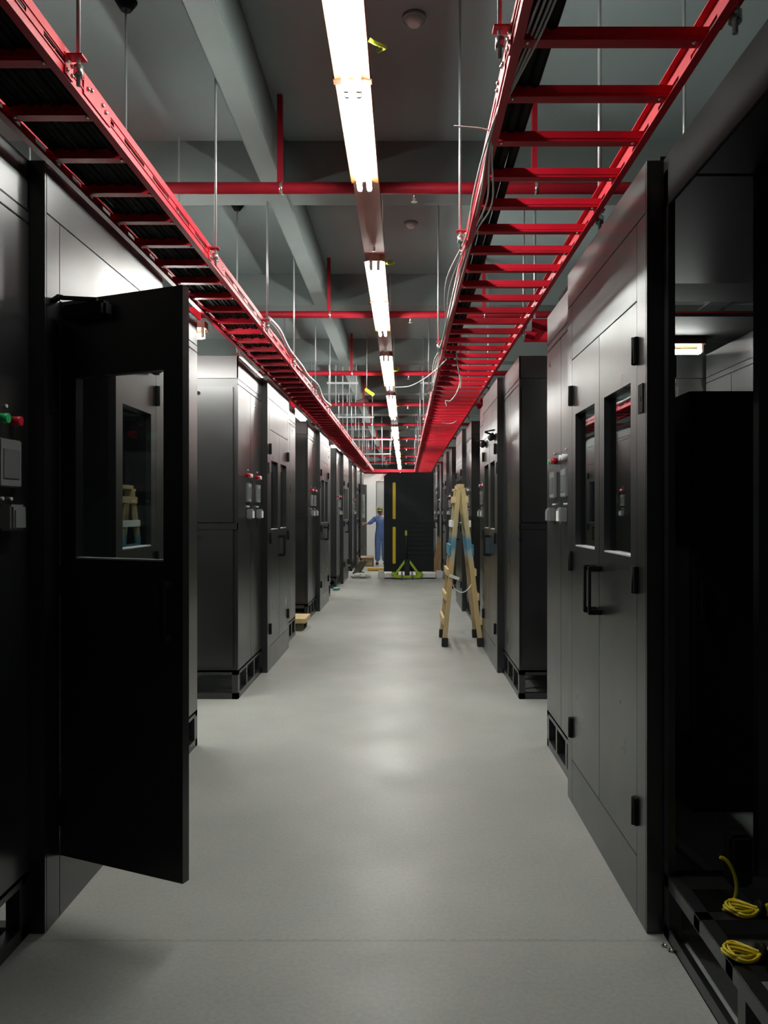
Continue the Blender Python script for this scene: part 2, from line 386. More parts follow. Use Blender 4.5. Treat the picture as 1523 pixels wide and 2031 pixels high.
def rod(x, y, z0, label, group, plate=True, r=0.007, lean=0.0):
    t = thing('hanger_rod', (x, y, z0), label, 'hanger rod', group)
    MB().cyl((x, y, z0), (x + lean, y, CEIL - 0.02), r, 8).build('rod', 'steel', t)
    if plate: MB().cyl((x + lean, y, CEIL - 0.05), (x + lean, y, CEIL), 0.028, 14, 0.06).build('ceiling_cup', 'black_matt', t)
    MB().cyl((x, y, z0 + 0.03), (x, y, z0 + 0.065), r * 2.1, 6).build('nut', 'bolt', t)
    return t
for i, y in enumerate(lbr):
    rod(LB + 0.035, y, ZT - 0.04, 'steel hanger rod on the aisle edge of the left red ladder, %s along it' % ORD[i], 'rods of the left ladder', False)
for i, y in enumerate((4.22, 7.02, 9.8, 12.6, 15.4)):
    rod(-1.475, y, ZT + 0.0, 'thin rod with black ceiling cup behind the left red ladder, %s along it' % ORD[i], 'rods of the left ladder', True, 0.006)
for i, y in enumerate(rbr):
    rod(RA - 0.035, y, ZT - 0.04, 'steel hanger rod on the aisle edge of the right red ladder, %s along it' % ORD[i], 'rods of the right ladder', False)
for i, y in enumerate(rbr2):
    rod(RB + 0.033, y, ZT - 0.04, 'steel hanger rod on the cabinet edge of the right red ladder, %s along it' % ORD[i], 'rods of the right ladder', False, 0.009)
rod(1.40, 4.0, TOP + 0.12, 'steel rod rising behind the right black doorway top', 'rods of the right ladder', False, 0.008)
rod(1.05, 6.45, ZT + 0.07, 'steel rod rising from the short red cross ladder at the right', 'rods of the right ladder', False, 0.010)

# short cross ladders
def cross(xa, xb, y0, y1, label):
    t = thing('cross_ladder', ((xa + xb) / 2, y0, ZT), label, 'cable tray')
    for y in (y0, y1):
        MB().box(xa, xb, y, y + 0.006, ZT - 0.015, ZT + 0.075).box(xa, xb, y, y + (0.03 if y == y0 else -0.024), ZT - 0.019, ZT - 0.015).build('rail', 'red', t)
    x = xa + 0.1
    while x < xb:
        MB().box(x - 0.02, x + 0.02, y0 + 0.006, y1, ZT - 0.003, ZT + 0.025).build('rung', 'red', t); x += 0.34
cross(-3.6, -1.47, 5.35, 5.75, 'short red cross ladder behind the left ladder above the first side corridor')
cross(0.97, 1.7, 6.1, 6.5, 'short red cross ladder behind the right ladder above the first side corridor')
cross(-3.6, -1.47, 10.3, 10.7, 'short red cross ladder behind the left ladder above the second side corridor')
cross(-1.4, 0.9, 27.72, 28.0, 'red cross ladder joining both ladders at the far white partition')
cross(0.97, 3.4, 10.3, 10.7, 'short red cross ladder behind the right ladder above the second side corridor')

# cables in the left ladder
for i in range(12):
    x = LA + 0.034 + i * 0.0255
    pts = [(x + 0.004 * math.sin(q * 0.9 + i), 0.9 + q * 0.55, ZT + 0.043 + 0.006 * math.sin(q * 1.3 + i * 2)) for q in range(48)]
    solo(MB().tube(pts, 0.0132, 8), 'power_cable', 'cable_black', 'black cable lying lengthwise in the left red ladder', 'cable', 'black cables in the left ladder')
# black cables on the right ladder
for i in range(3):
    pts = []
    for q in range(15):
        y = 1.2 + q * 0.55
        pts.append((RA + 0.045 + i * 0.038 + 0.006 * math.sin(q + i), y, ZT + 0.052 + 0.008 * math.sin(q * 1.1 + i)))
    solo(MB().tube(pts, 0.019, 10), 'feeder_cable', 'cable_black', 'thick black cable along the aisle edge of the right red ladder', 'cable', 'black cables on the right ladder')
# pale data cables slung along the right ladder
def smooth(pts, n=8):
    pts = [Vector(p) for p in pts]; out = []
    for i in range(len(pts) - 1):
        p0 = pts[max(i - 1, 0)]; p1 = pts[i]; p2 = pts[i + 1]; p3 = pts[min(i + 2, len(pts) - 1)]
        for j in range(n):
            t = j / n
            out.append(0.5 * ((2 * p1) + (p2 - p0) * t + (2 * p0 - 5 * p1 + 4 * p2 - p3) * t * t + (3 * p1 - p0 - 3 * p2 + p3) * t ** 3))
    out.append(pts[-1]); return out
for i in range(4):
    o = [0.0, 0.012, -0.014, 0.022][i]; s = [0.0, 0.03, -0.025, 0.05][i]
    pts = [(0.43 + o, 1.6, 2.985), (0.385 + o, 2.25, 2.965 - s * .3), (0.318 + o * .5, 2.92, 2.938 + o * .2), (0.33 + s * .6 + o, 3.5, 2.93 - s * .5), (0.325 + o, 4.05, 2.945 - .1 * s),
           (0.275 + o + s * .4, 4.9, 2.93 - s), (0.308 + o * .4, 6.0, 2.945), (0.30 + o * .5, 6.85, 2.94), (0.285 + o, 7.6, 2.93 - s), (0.315 + o * .5, 9.4, 2.97)]
    solo(MB().tube(smooth(pts), 0.0042, 6), 'data_cable', 'cable_grey', 'thin pale cable slung along the outer edge of the right red ladder', 'cable', 'pale cables on the right ladder')
pts = [P(900, 250, 2.9), P(925, 252, 2.9), P(955, 255, 2.905), P(985, 262, 2.92)]
solo(MB().tube(smooth(pts), 0.0035, 6), 'zip_tie', 'white_plastic', 'white tie sticking out of the right ladder towards the lamp row', 'cable tie')
pts = [P(886, 712, 7.1), P(866, 732, 7.5), P(840, 752, 8.0), P(812, 766, 8.5), P(784, 768, 8.9)]
solo(MB().tube(smooth(pts), 0.0055, 6), 'loose_wire', 'white_plastic', 'white wire end drooping from the right ladder into the aisle', 'wire')
for q, (pp, lab) in enumerate(((((902, 680), (907, 720), (912, 755), (905, 780), (893, 795), (884, 795), (886, 806)), 'pale cable loop hanging beneath the right red ladder'),
                               (((903, 690), (910, 735), (914, 752), (913, 770)), 'short pale cable tail hanging beside the loop under the right ladder'))):
    pts = [P(a, b, 7.2) for a, b in pp]
    solo(MB().tube(smooth(pts), 0.005, 6), 'hanging_cable', 'cable_grey', lab, 'cable')
pts = [P(876, 838, 11.5), P(890, 840, 11.4), P(900, 838, 11.3), P(906, 834, 11.3)]
solo(MB().tube(smooth(pts), 0.006, 6), 'hanging_cable', 'cable_grey', 'small pale cable loop low under the far part of the right ladder', 'cable')
# silver flexible conduit on the left ladder edge
pts = []
for q in range(60):
    y = 6.1 + q * 0.085
    pts.append((LB + 0.03 + 0.012 * math.sin(q * 0.35), y, ZT + 0.085 + 0.02 * math.sin(q * 0.21)))
solo(MB().tube(pts, 0.014, 8), 'flexible_conduit', 'grey_metal', 'silver flexible conduit lying along the aisle edge of the left red ladder', 'conduit')

# pale conduit frames far overhead
n = 0
for y, x0, x1, z in ((12.8, -1.25, -0.75, 3.60), (12.8, 0.25, 0.95, 3.60), (15.9, -1.35, -0.62, 3.42), (19.5, -1.3, -0.3, 3.30), (19.5, 0.3, 0.9, 3.30), (23.0, -1.35, -0.4, 3.20)):
    n += 1
    t = thing('conduit_frame', ((x0 + x1) / 2, y, z), 'pale trapeze of conduit drops %s, %s in depth' % ('by the left ladder' if x1 < 0 else 'by the right ladder', ORD[n - 1]), 'conduit', 'pale conduit trapezes')
    MB().box(x0, x1, y, y + 0.03, z, z + 0.03).build('crossbar', 'grey_metal', t)
    c = 5
    for i in range(c):
        x = x0 + 0.03 + (x1 - x0 - 0.06) * i / (c - 1)
        MB().cyl((x, y + 0.04, z - (0.35 if i % 2 else 0.25)), (x, y + 0.04, CEIL), 0.010, 6).build('drop', 'grey_metal', t)

# yellow pendant on a rod
t = thing('pendant_tag', (-0.5, 12.0, 3.36), 'yellow tag block hanging from a rod left of the lamp row', 'tag')
a = P(724, 772, 12); b = P(741, 784, 12)
MB().bar(a, b, 0.05, 0.05, bev=0.006).build('block', 'yellow_strip', t)
MB().cyl(P(727, 773, 12), P(729, 610, 12), 0.005, 6).build('rod', 'steel', t)
MB().tube(smooth([P(740, 781, 12), P(722, 790, 12.0), P(708, 796, 12)]), 0.004, 6).build('cord', 'cable_black', t)

# ------------------------------------------------------------------ rack cabinets and doorways
def fr(side):            # +1 right, -1 left ; rack face, door face, outward(sign to aisle)
    return (XR, DR, -1) if side > 0 else (XL, DL, 1)

def control_column(par, side, x, y, ui):
    """display, buttons and socket on a side panel; ui tells button colours"""
    s = -1 if side > 0 else 1          # towards the aisle
    d = MB().box(x, x + s * 0.022, y - 0.075, y + 0.075, 1.635, 1.80, 0.004).build('control_display', 'grey_plastic', par, label='grey framed display')
    MB().box(x + s * 0.022, x + s * 0.025, y - 0.055, y + 0.055, 1.665, 1.765).build('screen', 'screen', d)
    for i, c in enumerate(ui):
        mb = MB().cyl((x, y - 0.045 + 0.09 * i, 1.868), (x + s * 0.035, y - 0.045 + 0.09 * i, 1.868), 0.017, 14)
        mb.build('push_button', c, par, label={'green': 'green button', 'red_button': 'red button'}.get(c, 'white button'))
    so = MB().box(x, x + s * 0.05, y - 0.05, y + 0.05, 1.485, 1.575, 0.008).build('socket_box', 'grey_plastic', par)
    MB().box(x + s * 0.05, x + s * 0.055, y - 0.035, y + 0.035, 1.495, 1.555).build('socket_lid', 'white_plastic' if ui[-1] != 'green' and y > 3 else 'grey_plastic', so)
    MB().cyl((x, y - 0.03, 1.595), (x + s * 0.01, y - 0.03, 1.595), 0.006, 8).cyl((x, y + 0.03, 1.595), (x + s * 0.01, y + 0.03, 1.595), 0.006, 8).cyl((x, y, 1.915), (x + s * 0.008, y, 1.915), 0.006, 8).build('indicator', 'white_plastic', par)

def base_frame(m, xa, xb, y0, y1, holes=3):
    z1 = 0.235
    m.box(xa, xb, y0, y1, z1 - 0.012, z1)
    for x0, x1 in ((xa, xa + 0.05), (xb - 0.05, xb)):
        m.box(x0, x1, y0, y1, 0, 0.05); m.box(x0, x1, y0, y1, z1 - 0.035, z1)
        for i in range(holes + 1):
            w = 0.07 if i in (0, holes) else 0.045
            yy = y0 + (y1 - y0 - w) * i / holes
            m.box(x0, x1, yy, yy + w, 0.05, z1 - 0.035)
    for y in (y0, y1 - 0.05):
        m.box(xa, xb, y, y + 0.05, 0, 0.05); m.box(xa, xb, y, y + 0.05, z1 - 0.035, z1)

def cabinet(side, y0, y1, w, label, face=-1, columns=(), offset=0.0, full=True):
    """rack cabinet whose side panel faces the aisle; face -1 = door towards the camera, +1 = away"""
    x, _, s = fr(side); x = x + offset * (-s)
    xb = x - s * w
    lo, hi = min(x, xb), max(x, xb)
    t = thing('rack_cabinet', ((x + xb) / 2, (y0 + y1) / 2, 0), label, 'cabinet', 'black rack cabinets')
    m = MB(); base_frame(m, lo, hi, y0, y1); m.build('base_frame', 'black', t)
    m = MB().box(lo + 0.012, hi - 0.012, y0 + 0.012, y1 - 0.012, 0.236, TOP - 0.003)
    m.build('body', 'black', t)
    ym = (y0 + y1) / 2
    # side panels towards the aisle: header, strip, two tall halves
    pa, pb = x - s * 0.012, x
    MB().box(pa, pb, y0, y1, 2.652, TOP, 0.002).build('header_panel', 'black_panel', t)
    MB().box(pa, pb, y0, y1, 2.608, 2.648, 0.002).build('header_strip', 'black_panel', t)
    for a, b in ((y0, ym - 0.002), (ym + 0.002, y1)):
        MB().box(pa, pb, a, b, 0.236, 2.603, 0.002).build('side_panel', 'black_panel', t)
    if full:
        fy, fo = (y0, y0 + 0.012) if face < 0 else (y1, y1 - 0.012)
        q = -1 if face < 0 else 1
        MB().box(lo, hi, fy, fo, 2.655, TOP, 0.002).build('front_header', 'black_panel', t)
        dr = MB().box(lo + 0.02, hi - 0.04, fy + q * 0.006, fo, 1.46, 2.585, 0.003).build('door', 'black_panel', t)
        MB().cyl(((lo + hi) / 2, fy + q * 0.006, 2.53), ((lo + hi) / 2, fy + q * 0.012, 2.53), 0.016, 12).build('lock', 'black_matt', dr)
        dr = MB().box(lo + 0.02, hi - 0.04, fy + q * 0.006, fo, 0.27, 1.40, 0.003).build('door', 'black_panel', t)
        MB().cyl(((lo + hi) / 2, fy + q * 0.006, 1.34), ((lo + hi) / 2, fy + q * 0.012, 1.34), 0.016, 12).build('lock', 'black_matt', dr)
        MB().box(lo, hi, fy + q * 0.0, fo, 1.402, 1.458, 0.002).build('front_rail', 'black_panel', t)
    for (dy, ui) in columns: control_column(t, side, x, dy, ui)
    return t

def door_leaf(par, side, hy, dirn, ang, closer=False, handles=True):
    """leaf hinged at y=hy on the door face; dirn +1 extends away from camera"""
    _, x, s = fr(side)
    L = 0.588; T = 0.034; z0, z1 = 0.235, 2.352
    wy0, wy1, wz0, wz1 = 0.082, 0.502, 1.372, 2.058
    e = dirn
    # local: leaf along +y (then mirrored by e), outer face at x=0 towards s
    def Y(v): return v * e
    m = MB()
    m.box(0, -s * T, Y(0), Y(wy0), z0, z1); m.box(0, -s * T, Y(wy1), Y(L), z0, z1)
    m.box(0, -s * T, Y(wy0), Y(wy1), z0, wz0); m.box(0, -s * T, Y(wy0), Y(wy1), wz1, z1)
    o = m.build('door', 'black_panel', par, org=(0, 0, 0)); WORLD_ORG[o] = Vector((0, 0, 0))
    o.location = Vector((x, hy, 0)) - WORLD_ORG[par]
    o.rotation_euler = (0, 0, ang)
    MB().box(-s * T * 0.80, -s * T * 0.92, Y(wy0), Y(wy1), wz0, wz1).build('window_pane', 'glass', o, org=(0, 0, 0), label='tinted glass pane')
    MB().box(-s * 0.001, -s * T * 0.80, Y(wy0 + 0.001), Y(wy1 - 0.001), wz0, wz0 + 0.006).build('window_sill', 'grey_metal', o, org=(0, 0, 0), label='bright metal sill strip')
    hl = MB().box(s * 0.05, s * 0.062, Y(L - 0.058), Y(L - 0.03), 1.085, 1.305, 0.004).box(0, s * 0.055, Y(L - 0.055), Y(L - 0.033), 1.085, 1.11, 0.003).box(0, s * 0.055, Y(L - 0.055), Y(L - 0.033), 1.28, 1.305, 0.003)
    hl.build('handle', 'black_matt', o, org=(0, 0, 0))
    for z in (2.165, 1.29, 0.405):
        MB().box(-s * 0.005, s * 0.016, Y(-0.022), Y(0.020), z - 0.052, z + 0.052, 0.004).cyl((s * 0.012, 0, z - 0.052), (s * 0.012, 0, z + 0.052), 0.009, 10).build('hinge', 'black_matt', o, org=(0, 0, 0))
    if closer:
        cl = MB().box(s * 0.0, s * 0.05, Y(0.05), Y(0.27), 2.265, 2.325, 0.012).build('door_closer', 'black_matt', o, org=(0, 0, 0))
        MB().bar((s * 0.03, Y(0.22), 2.332), (s * 0.09, Y(0.10), 2.337), 0.02, 0.012).bar((s * 0.09, Y(0.10), 2.343), (s * 0.02, Y(-0.03), 2.348), 0.02, 0.012).build('closer_arm', 'black_matt', cl, org=(0, 0, 0))
    return o

def doorway(side, y0, label, ang_near=0.0, ang_far=0.0, closer=False, roof=True, Ly=1.425):
    rx, x, s = fr(side); y1 = y0 + Ly
    t = thing('aisle_doorway', (x, (y0 + y1) / 2, 0), label, 'doorway', 'black doorways')
    D = x - s * 0.072
    lo, hi = min(x, D), max(x, D)
    hn = y0 + 0.128; hf = hn + 2 * 0.588 + 0.006
    MB().box(x, D, y0, y0 + 0.014, 0.0, TOP + 0.0, 0.001).box(x, D, y0 + 0.016, hn - 0.003, 0.0, 2.65, 0.001).build('post', 'black_panel', t)
    MB().box(x, D, hf + 0.003, y1, 0.0, 2.65, 0.001).build('post', 'black_panel', t)
    MB().box(x, D, y0 + 0.016, y1, 2.654, TOP, 0.002).build('header_panel', 'black_panel', t)
    MB().box(x, D, hn, hf, 2.358, 2.65, 0.001).build('lintel_panel', 'black_panel', t)
    MB().box(x, D, hn, hf, 0.0, 0.230, 0.001).build('plinth', 'black_panel', t)
    a = s * ang_near; b = -s * ang_far
    door_leaf(t, side, hn, 1, -a if False else a * -1 if s > 0 else -a, closer)
    door_leaf(t, side, hf, -1, -b, closer)
    if roof:  # unseen roof added to keep lamp light out of the enclosure
        xi = D - s * 1.3
        MB().box(D, xi, y0 + 0.02, y1 - 0.02, TOP - 0.05, TOP - 0.02).build('shade_roof_panel', 'black', t)
    MB().box(x, x + s * 0.004, y0 + 0.04, y0 + 0.10, 1.92, 2.03, 0.001).cyl((x, y0 + 0.07, 1.975), (x + s * 0.006, y0 + 0.07, 1.975), 0.012, 12).build('latch_plate', 'black_matt', t)
    return t

W2 = ('white_plastic', 'white_plastic')
RGW = ('red_button', 'white_plastic')
sidename = {-1: 'left', 1: 'right'}
for kk in range(5):
    for side in (-1, 1):
        y0 = 2.93 + PITCH * kk
        nm = sidename[side]
        # doorway
        angn = 0.0; angf = 0.0
        lab = 'black double doorway with two windowed doors on the %s, %s from the camera' % (nm, ORD[kk])
        if kk == 0 and side < 0: angn = math.radians(114); lab = 'black doorway at the left with its near windowed door standing open'
        if kk == 4 and side < 0: angf = math.radians(165); lab = 'far black doorway on the left with a door swung open by the worker'
        if kk == 0 and side > 0: lab = 'black double doorway at the right front with closed windowed doors'
        doorway(side, y0, lab, angn, angf, closer=(kk == 1 and side > 0) or (kk == 0 and side < 0), roof=True)
        # rack between doorway and next corridor
        cols = ()
        if side > 0: cols = ((y0 + 1.74, W2), (y0 + 2.10, ('red_button', 'green')) ) if kk == 0 else ((y0 + 1.74, W2), (y0 + 2.10, RGW))
        w = 0.46 if (kk == 0 and side > 0) else 0.65
        cabinet(side, y0 + 1.4255, y0 + 2.375, w, 'black cabinet end with side panels just beyond the %s %s doorway' % (ORD[kk], nm), 1, cols)
        # rack before the next doorway, across the corridor
        if True:
            ya, yb = y0 + PITCH - 1.075, y0 + PITCH - 0.0005
            cols = ((ya + 0.40, RGW if side < 0 else W2), (ya + 0.84, RGW)) if side < 0 or kk > 0 else ()
            cabinet(side, ya, yb, 0.65, 'black cabinet at the %s %s side corridor, its front door facing the camera' % (ORD[kk], nm), -1, cols)
# deeper cabinets seen through the openings
for i in range(2):
    cabinet(1, 6.60, 7.67, 0.62, 'black cabinet row seen through the open frame at right, %s from the aisle' % ['second', 'third', 'fourth'][i], -1, (), offset=0.66 + 0.63 * i)
# tall cabinet standing in the right corridor, its side panel to the camera
cabinet(1, 5.55, 6.56, 0.65, 'pale lit cabinet side seen through the open frame at right', -1, (), offset=1.53)

# lower black racks inside the right front doorway
for i in range(2):
    xa = 1.46 + i * 0.62
    t = thing('server_rack', (xa + 0.3, 4.6, 0), 'lower black rack in the right front enclosure, %s behind the open frame' % ['first', 'second'][i], 'rack', 'low racks')
    MB().box(xa, xa + 0.6, 4.1, 5.2, 0.1, 2.17 + 0.05 * i, 0.004).build('body', 'black_matt', t)
    MB().box(xa + 0.02, xa + 0.58, 4.075, 4.1, 0.14, 2.13 + 0.05 * i, 0.003).build('door', 'black_matt', t)
    MB().box(xa + 0.03, xa + 0.57, 4.12, 5.18, 0.0, 0.1).build('plinth', 'black_matt', t)
    MB().box(xa + 0.05, xa + 0.065, 4.05, 4.078, 1.0, 1.2).build('handle', 'black_matt', t)

# left front cabinet (cut by the frame)
cabinet(-1, 1.86, 2.9295, 0.65, 'black cabinet cut by the left photo edge, with red and green buttons', 1, ((2.34, W2), (2.755, ('green', 'red_button'))))

# right front open frame (no panels fitted yet)
t = thing('open_rack_frame', (1.3, 2.2, 0), 'bare black rack frame with open sides at the right photo edge', 'rack frame')
xa, xb, ya, yb = XR + 0.003, XR + 0.70, 0.95, 2.925
MB().box(xa, xa + 0.012, ya, yb, 2.655, TOP, 0.002).build('header_panel', 'black_matt', t)
MB().box(xa + 0.012, xb, ya, yb, 2.79, TOP - 0.005).build('shade_roof_panel', 'black', t)
for x, wd_ in ((xa, 0.026), (1.275, 0.055), (xb - 0.06, 0.06)):
    MB().box(x, x + wd_, yb - 0.05, yb, 0.236, 2.79, 0.002).build('upright', 'black', t)
MB().box(xb - 0.06, xb, 1.0, 1.06, 0.236, 2.79, 0.004).build('upright', 'black', t)
m = MB()
for x in (xa, xb - 0.05):
    m.box(x, x + 0.05, ya, yb, 0, 0.006); m.box(x, x + 0.006, ya, yb, 0.0, 0.05); m.box(x, x + 0.05, ya, yb, 0.185, 0.236, 0.003)
    for y in (ya, 1.62, 2.22, yb - 0.06): m.box(x, x + 0.045, y, y + 0.055, 0.006, 0.19, 0.002)
for y in (1.80, 2.31, 2.57, yb - 0.05): m.box(xa, xb, y, y + 0.05, 0.19, 0.236)
m.build('base_frame', 'black', t)
MB().box(1.135, 1.215, 2.78, 2.86, 0.236, 0.42, 0.012).build('terminal_box', 'black_matt', t)
MB().box(xa + 0.10, xb - 0.05, 2.18, 2.33, 0.215, 0.262, 0.004).build('shelf_bar', 'black', t)
# roof over the space behind
MB().box(xa, xa + 2.3, yb + 0.04, 4.92, TOP + 0.006, TOP + 0.03).build('aisle_cover', 'black_matt', t)
solo(MB().box(1.3, 3.3, 5.3, 6.12, TOP + 0.006, TOP + 0.03), 'corridor_cover', 'black_matt', 'black cover sheet over the right side corridor, seen through the open frame', 'cover')
# small bolts and bits on the floor by the frame
for (px, py, lab) in ((1315, 1877, 'small bright bolt on the floor at the corner of the open frame'), (1328, 1887, 'small bright bolt on the floor, nearer the camera by the open frame')):
    Y = F * H / (py - VY); p = P(px, py, Y)
    solo(MB().cyl((p.x, p.y, 0.006), (p.x + 0.012, p.y - 0.01, 0.006), 0.005, 6).cyl((p.x, p.y, 0.0075), (p.x - 0.004, p.y + 0.003, 0.0075), 0.0075, 6), 'floor_bolt', 'bolt', lab, 'bolt', 'bolts on the floor')
# yellow cords
pts = [P(a, b, 2.76) for a, b in ((1428, 1700), (1440, 1706), (1452, 1724), (1460, 1752), (1458, 1778), (1449, 1795), (1433, 1806))]
solo(MB().tube(smooth(pts), 0.006, 8), 'yellow_cable', 'yellow', 'single yellow cable arching down through the open frame', 'cable')
def bundle(cx, cy, z, lab, mat='yellow'):
    t = thing('cord_bundle', (cx, cy, z), lab, 'cable', 'coiled yellow cords')
    pts = []
    for q in range(5 * 24):
        a = 2 * math.pi * q / 24; lp = q // 24
        pts.append((cx + (0.080 + 0.007 * ((lp * 2) % 5)) * math.sin(a), cy + (0.018 + 0.009 * ((lp * 3) % 5)) * math.sin(2 * a) - 0.02 * math.sin(a), z + 0.008 + 0.0035 * lp))
    MB().tube(pts, 0.0048, 6).build('coil', mat, t)
    MB().cyl((cx - 0.008, cy, z + 0.022), (cx + 0.008, cy, z + 0.022), 0.026, 12).build('tie', 'cable_black', t)
bundle(1.155, 2.595, 0.238, 'coiled yellow cord resting on the open frame, the farther of two')
bundle(1.045, 2.335, 0.238, 'coiled yellow cord resting on the open frame, the nearer of two')
solo(MB().tube([(0.99, 2.93, 0.01), (0.99, 2.93, 0.06), (0.992, 2.925, 0.10)], 0.005, 6), 'yellow_tag', 'yellow', 'short yellow cord end standing by the corner post at right', 'cord')
for q, (xx, yy, lab) in enumerate(((1.42, 2.075, 'steel trim strip on the floor inside the open frame'),)):
    solo(MB().bar((1.245, 3.86, 0.012), (1.336, 3.125, 0.012), 0.05, 0.022, bev=0.003), 'floor_trim_strip', 'grey_metal', lab, 'strip')

# ------------------------------------------------------------------ rack on the pallet jack at the far end
RY = 18.55
t = thing('shrouded_rack', (0.09, RY + 0.4, 0), 'tall black rack with yellow strips standing on a pallet jack', 'rack')
x0, x1 = -0.49, 0.675; xs = -0.115
zb, zt = 0.16, 2.47
MB().poly([(x0, 0, zb), (xs, 0, zb), (xs, 0, zt), (x0 + 0.12, 0, zt), (x0, 0, zt - 0.10)], (0, 0.9, 0)).build('side_section', 'black_blue', t).location = (0, 0, 0)
t.children[0].location = Vector((0, RY, 0)); 
MB().box(xs + 0.003, x1, RY, RY + 0.9, zb, zt, 0.006).build('body', 'black_blue', t)
m = MB()
for i in range(17):
    z = 0.55 + i * 0.105
    m.box(xs + 0.06, x1 - 0.06, RY - 0.012, RY, z, z + 0.085, 0.004)
m.build('drawer_front', 'black_blue', t)
for z0, z1 in ((1.18, 2.23), (0.34, 1.02)):
    MB().box(-0.285, -0.215, RY - 0.02, RY, z0 if z0 < 1 else 1.38, z1 if z0 > 1 else 1.20, 0.012).build('trim_strip', 'yellow_strip', t, label='yellow trim strip')
MB().box(xs + 0.05, x1 - 0.05, RY - 0.012, RY, 0.2, 0.52, 0.004).build('kick_panel', 'black_blue', t)
t.location.z = 0
t = thing('pallet_jack', (0.08, 18.3, 0), 'lime green pallet jack carrying the black rack', 'pallet jack')
for sx in (-0.28, 0.28):
    MB().box(0.05 + sx - 0.08, 0.05 + sx + 0.08, 18.35, 19.5, 0.10, 0.155, 0.006).build('fork', 'lime', t)
MB().box(-0.26, 0.36, 18.24, 18.34, 0.035, 0.10, 0.008).build('cross_beam', 'lime', t)
for s in (-1, 1):
    MB().bar((0.05 + s * 0.29, 18.28, 0.09), (0.05 + s * 0.05, 18.30, 0.42), 0.05, 0.03, up=(0, 1, 0)).build('brace', 'lime', t)
    MB().cyl((0.05 + s * 0.115 - 0.025, 18.25, 0.09), (0.05 + s * 0.115 + 0.025, 18.25, 0.09), 0.09, 24).build('wheel', 'grey_plastic', t)
MB().box(0.05 - 0.06, 0.05 + 0.06, 18.24, 18.36, 0.08, 0.46, 0.01).build('pump_body', 'rubber', t)
MB().cyl((0.04, 18.28, 0.45), (0.03, 18.24, 1.0), 0.018, 10).build('handle_shaft', 'rubber', t)
MB().box(0.0, 0.05, 18.20, 18.25, 1.0, 1.13, 0.015).build('handle_grip', 'lime', t)
t = thing('skid_base', (0.1, 18.6, 0), 'white skid boards under the black rack at the end of the aisle', 'skid')
for a, b in ((-0.47, -0.24), (0.38, 0.70)):
    MB().box(a, b, 18.42, 18.52, 0.03, 0.125, 0.004).build('board', 'foam', t)
    MB().box(a, b, 18.42, 18.52, 0.0, 0.03).build('runner', 'rubber', t)
for x, lab in ((-0.56, 'pale wooden block left of the rack on the pallet jack'), (0.80, 'pale foam block right of the rack on the pallet jack')):
    solo(MB().box(x - 0.07, x + 0.07, 18.6, 18.85, 0, 0.17, 0.008), 'packing_block', 'foam', lab, 'block', org=(x, 18.7, 0))

# ------------------------------------------------------------------ clutter at the far left
t = thing('cardboard_box', (-1.05, 22.9, 0), 'open tan cardboard box against the far left cabinet', 'box')
m = MB().box(-1.25, -0.90, 22.7, 22.72, 0, 0.26).box(-1.25, -0.90, 23.05, 23.07, 0, 0.26).box(-1.25, -1.23, 22.7, 23.07, 0, 0.26).box(-0.92, -0.90, 22.7, 23.07, 0, 0.26).box(-1.25, -0.9, 22.7, 23.07, 0, 0.012)
m.build('carton', 'paper', t)
MB().obox((-1.08, 22.66, 0.27), (0.35, 0.12, 0.006), Matrix.Rotation(0.5, 3, 'X')).build('flap', 'paper', t)
t = thing('plank_stack', (-1.0, 19.4, 0), 'two dark boards tilted on the floor by the left cabinets', 'boards')
for i in range(2):
    MB().obox((-1.13 + i * 0.10, 19.4, 0.22), (0.085, 0.05, 0.32), Matrix.Rotation(0.55, 3, 'Y'), 0.004).build('board', 'dark_wood', t)
MB().box(-1.27, -0.99, 19.35, 19.5, 0.0, 0.09, 0.01).build('bearer', 'dark_wood', t)
m = MB()
for i in range(14):
    a = i * 2.4; r = 0.05 + 0.012 * i
    m.sphere((-1.05 + r * 0.9 * math.cos(a), 18.7 + r * 0.6 * math.sin(a), 0.035 + 0.004 * (14 - i)), 0.06, (1.3, 1, 0.55), 8)
solo(m, 'plastic_bag', 'bag', 'crumpled white plastic bag on the floor in front of the tilted boards', 'bag')
t = thing('tool_case', (-0.72, 21.5, 0), 'flat orange case lying on the floor near the worker', 'case')
MB().box(-0.98, -0.56, 20.85, 21.15, 0.0, 0.075, 0.012).build('shell', 'orange', t)
MB().box(-0.85, -0.68, 20.82, 20.85, 0.03, 0.055, 0.004).build('handle', 'orange', t)
t = thing('crushed_bottle', P(668, 1170, 15.83), 'small crushed green plastic bottle on the floor by the left cabinets', 'bottle')
p = Vector((P(668, 1170, 15.7).x, 15.7, 0))
WORLD_ORG[t] = p; t.location = p
MB().cyl(p + Vector((-0.07, 0, 0.034)), p + Vector((0.03, 0.05, 0.034)), 0.034, 12).cyl(p + Vector((0.03, 0.05, 0.034)), p + Vector((0.06, 0.065, 0.034)), 0.034, 12, 0.014).build('body', 'green_plastic', t)
MB().cyl(p + Vector((0.06, 0.065, 0.034)), p + Vector((0.075, 0.072, 0.034)), 0.015, 10).build('cap', 'white_plastic', t)
t = thing('timber_plank', (-1.33, 11.0, 0.2), 'pale timber plank projecting from the corridor at the left cabinets', 'plank')
MB().box(-2.1, -1.29, 10.35, 10.9, 0.10, 0.16, 0.004).build('board', 'pale_wood', t)
MB().box(-2.05, -1.33, 10.4, 10.48, 0.0, 0.10).box(-2.05, -1.33, 10.78, 10.86, 0.0, 0.10).build('bearer', 'dark_wood', t)
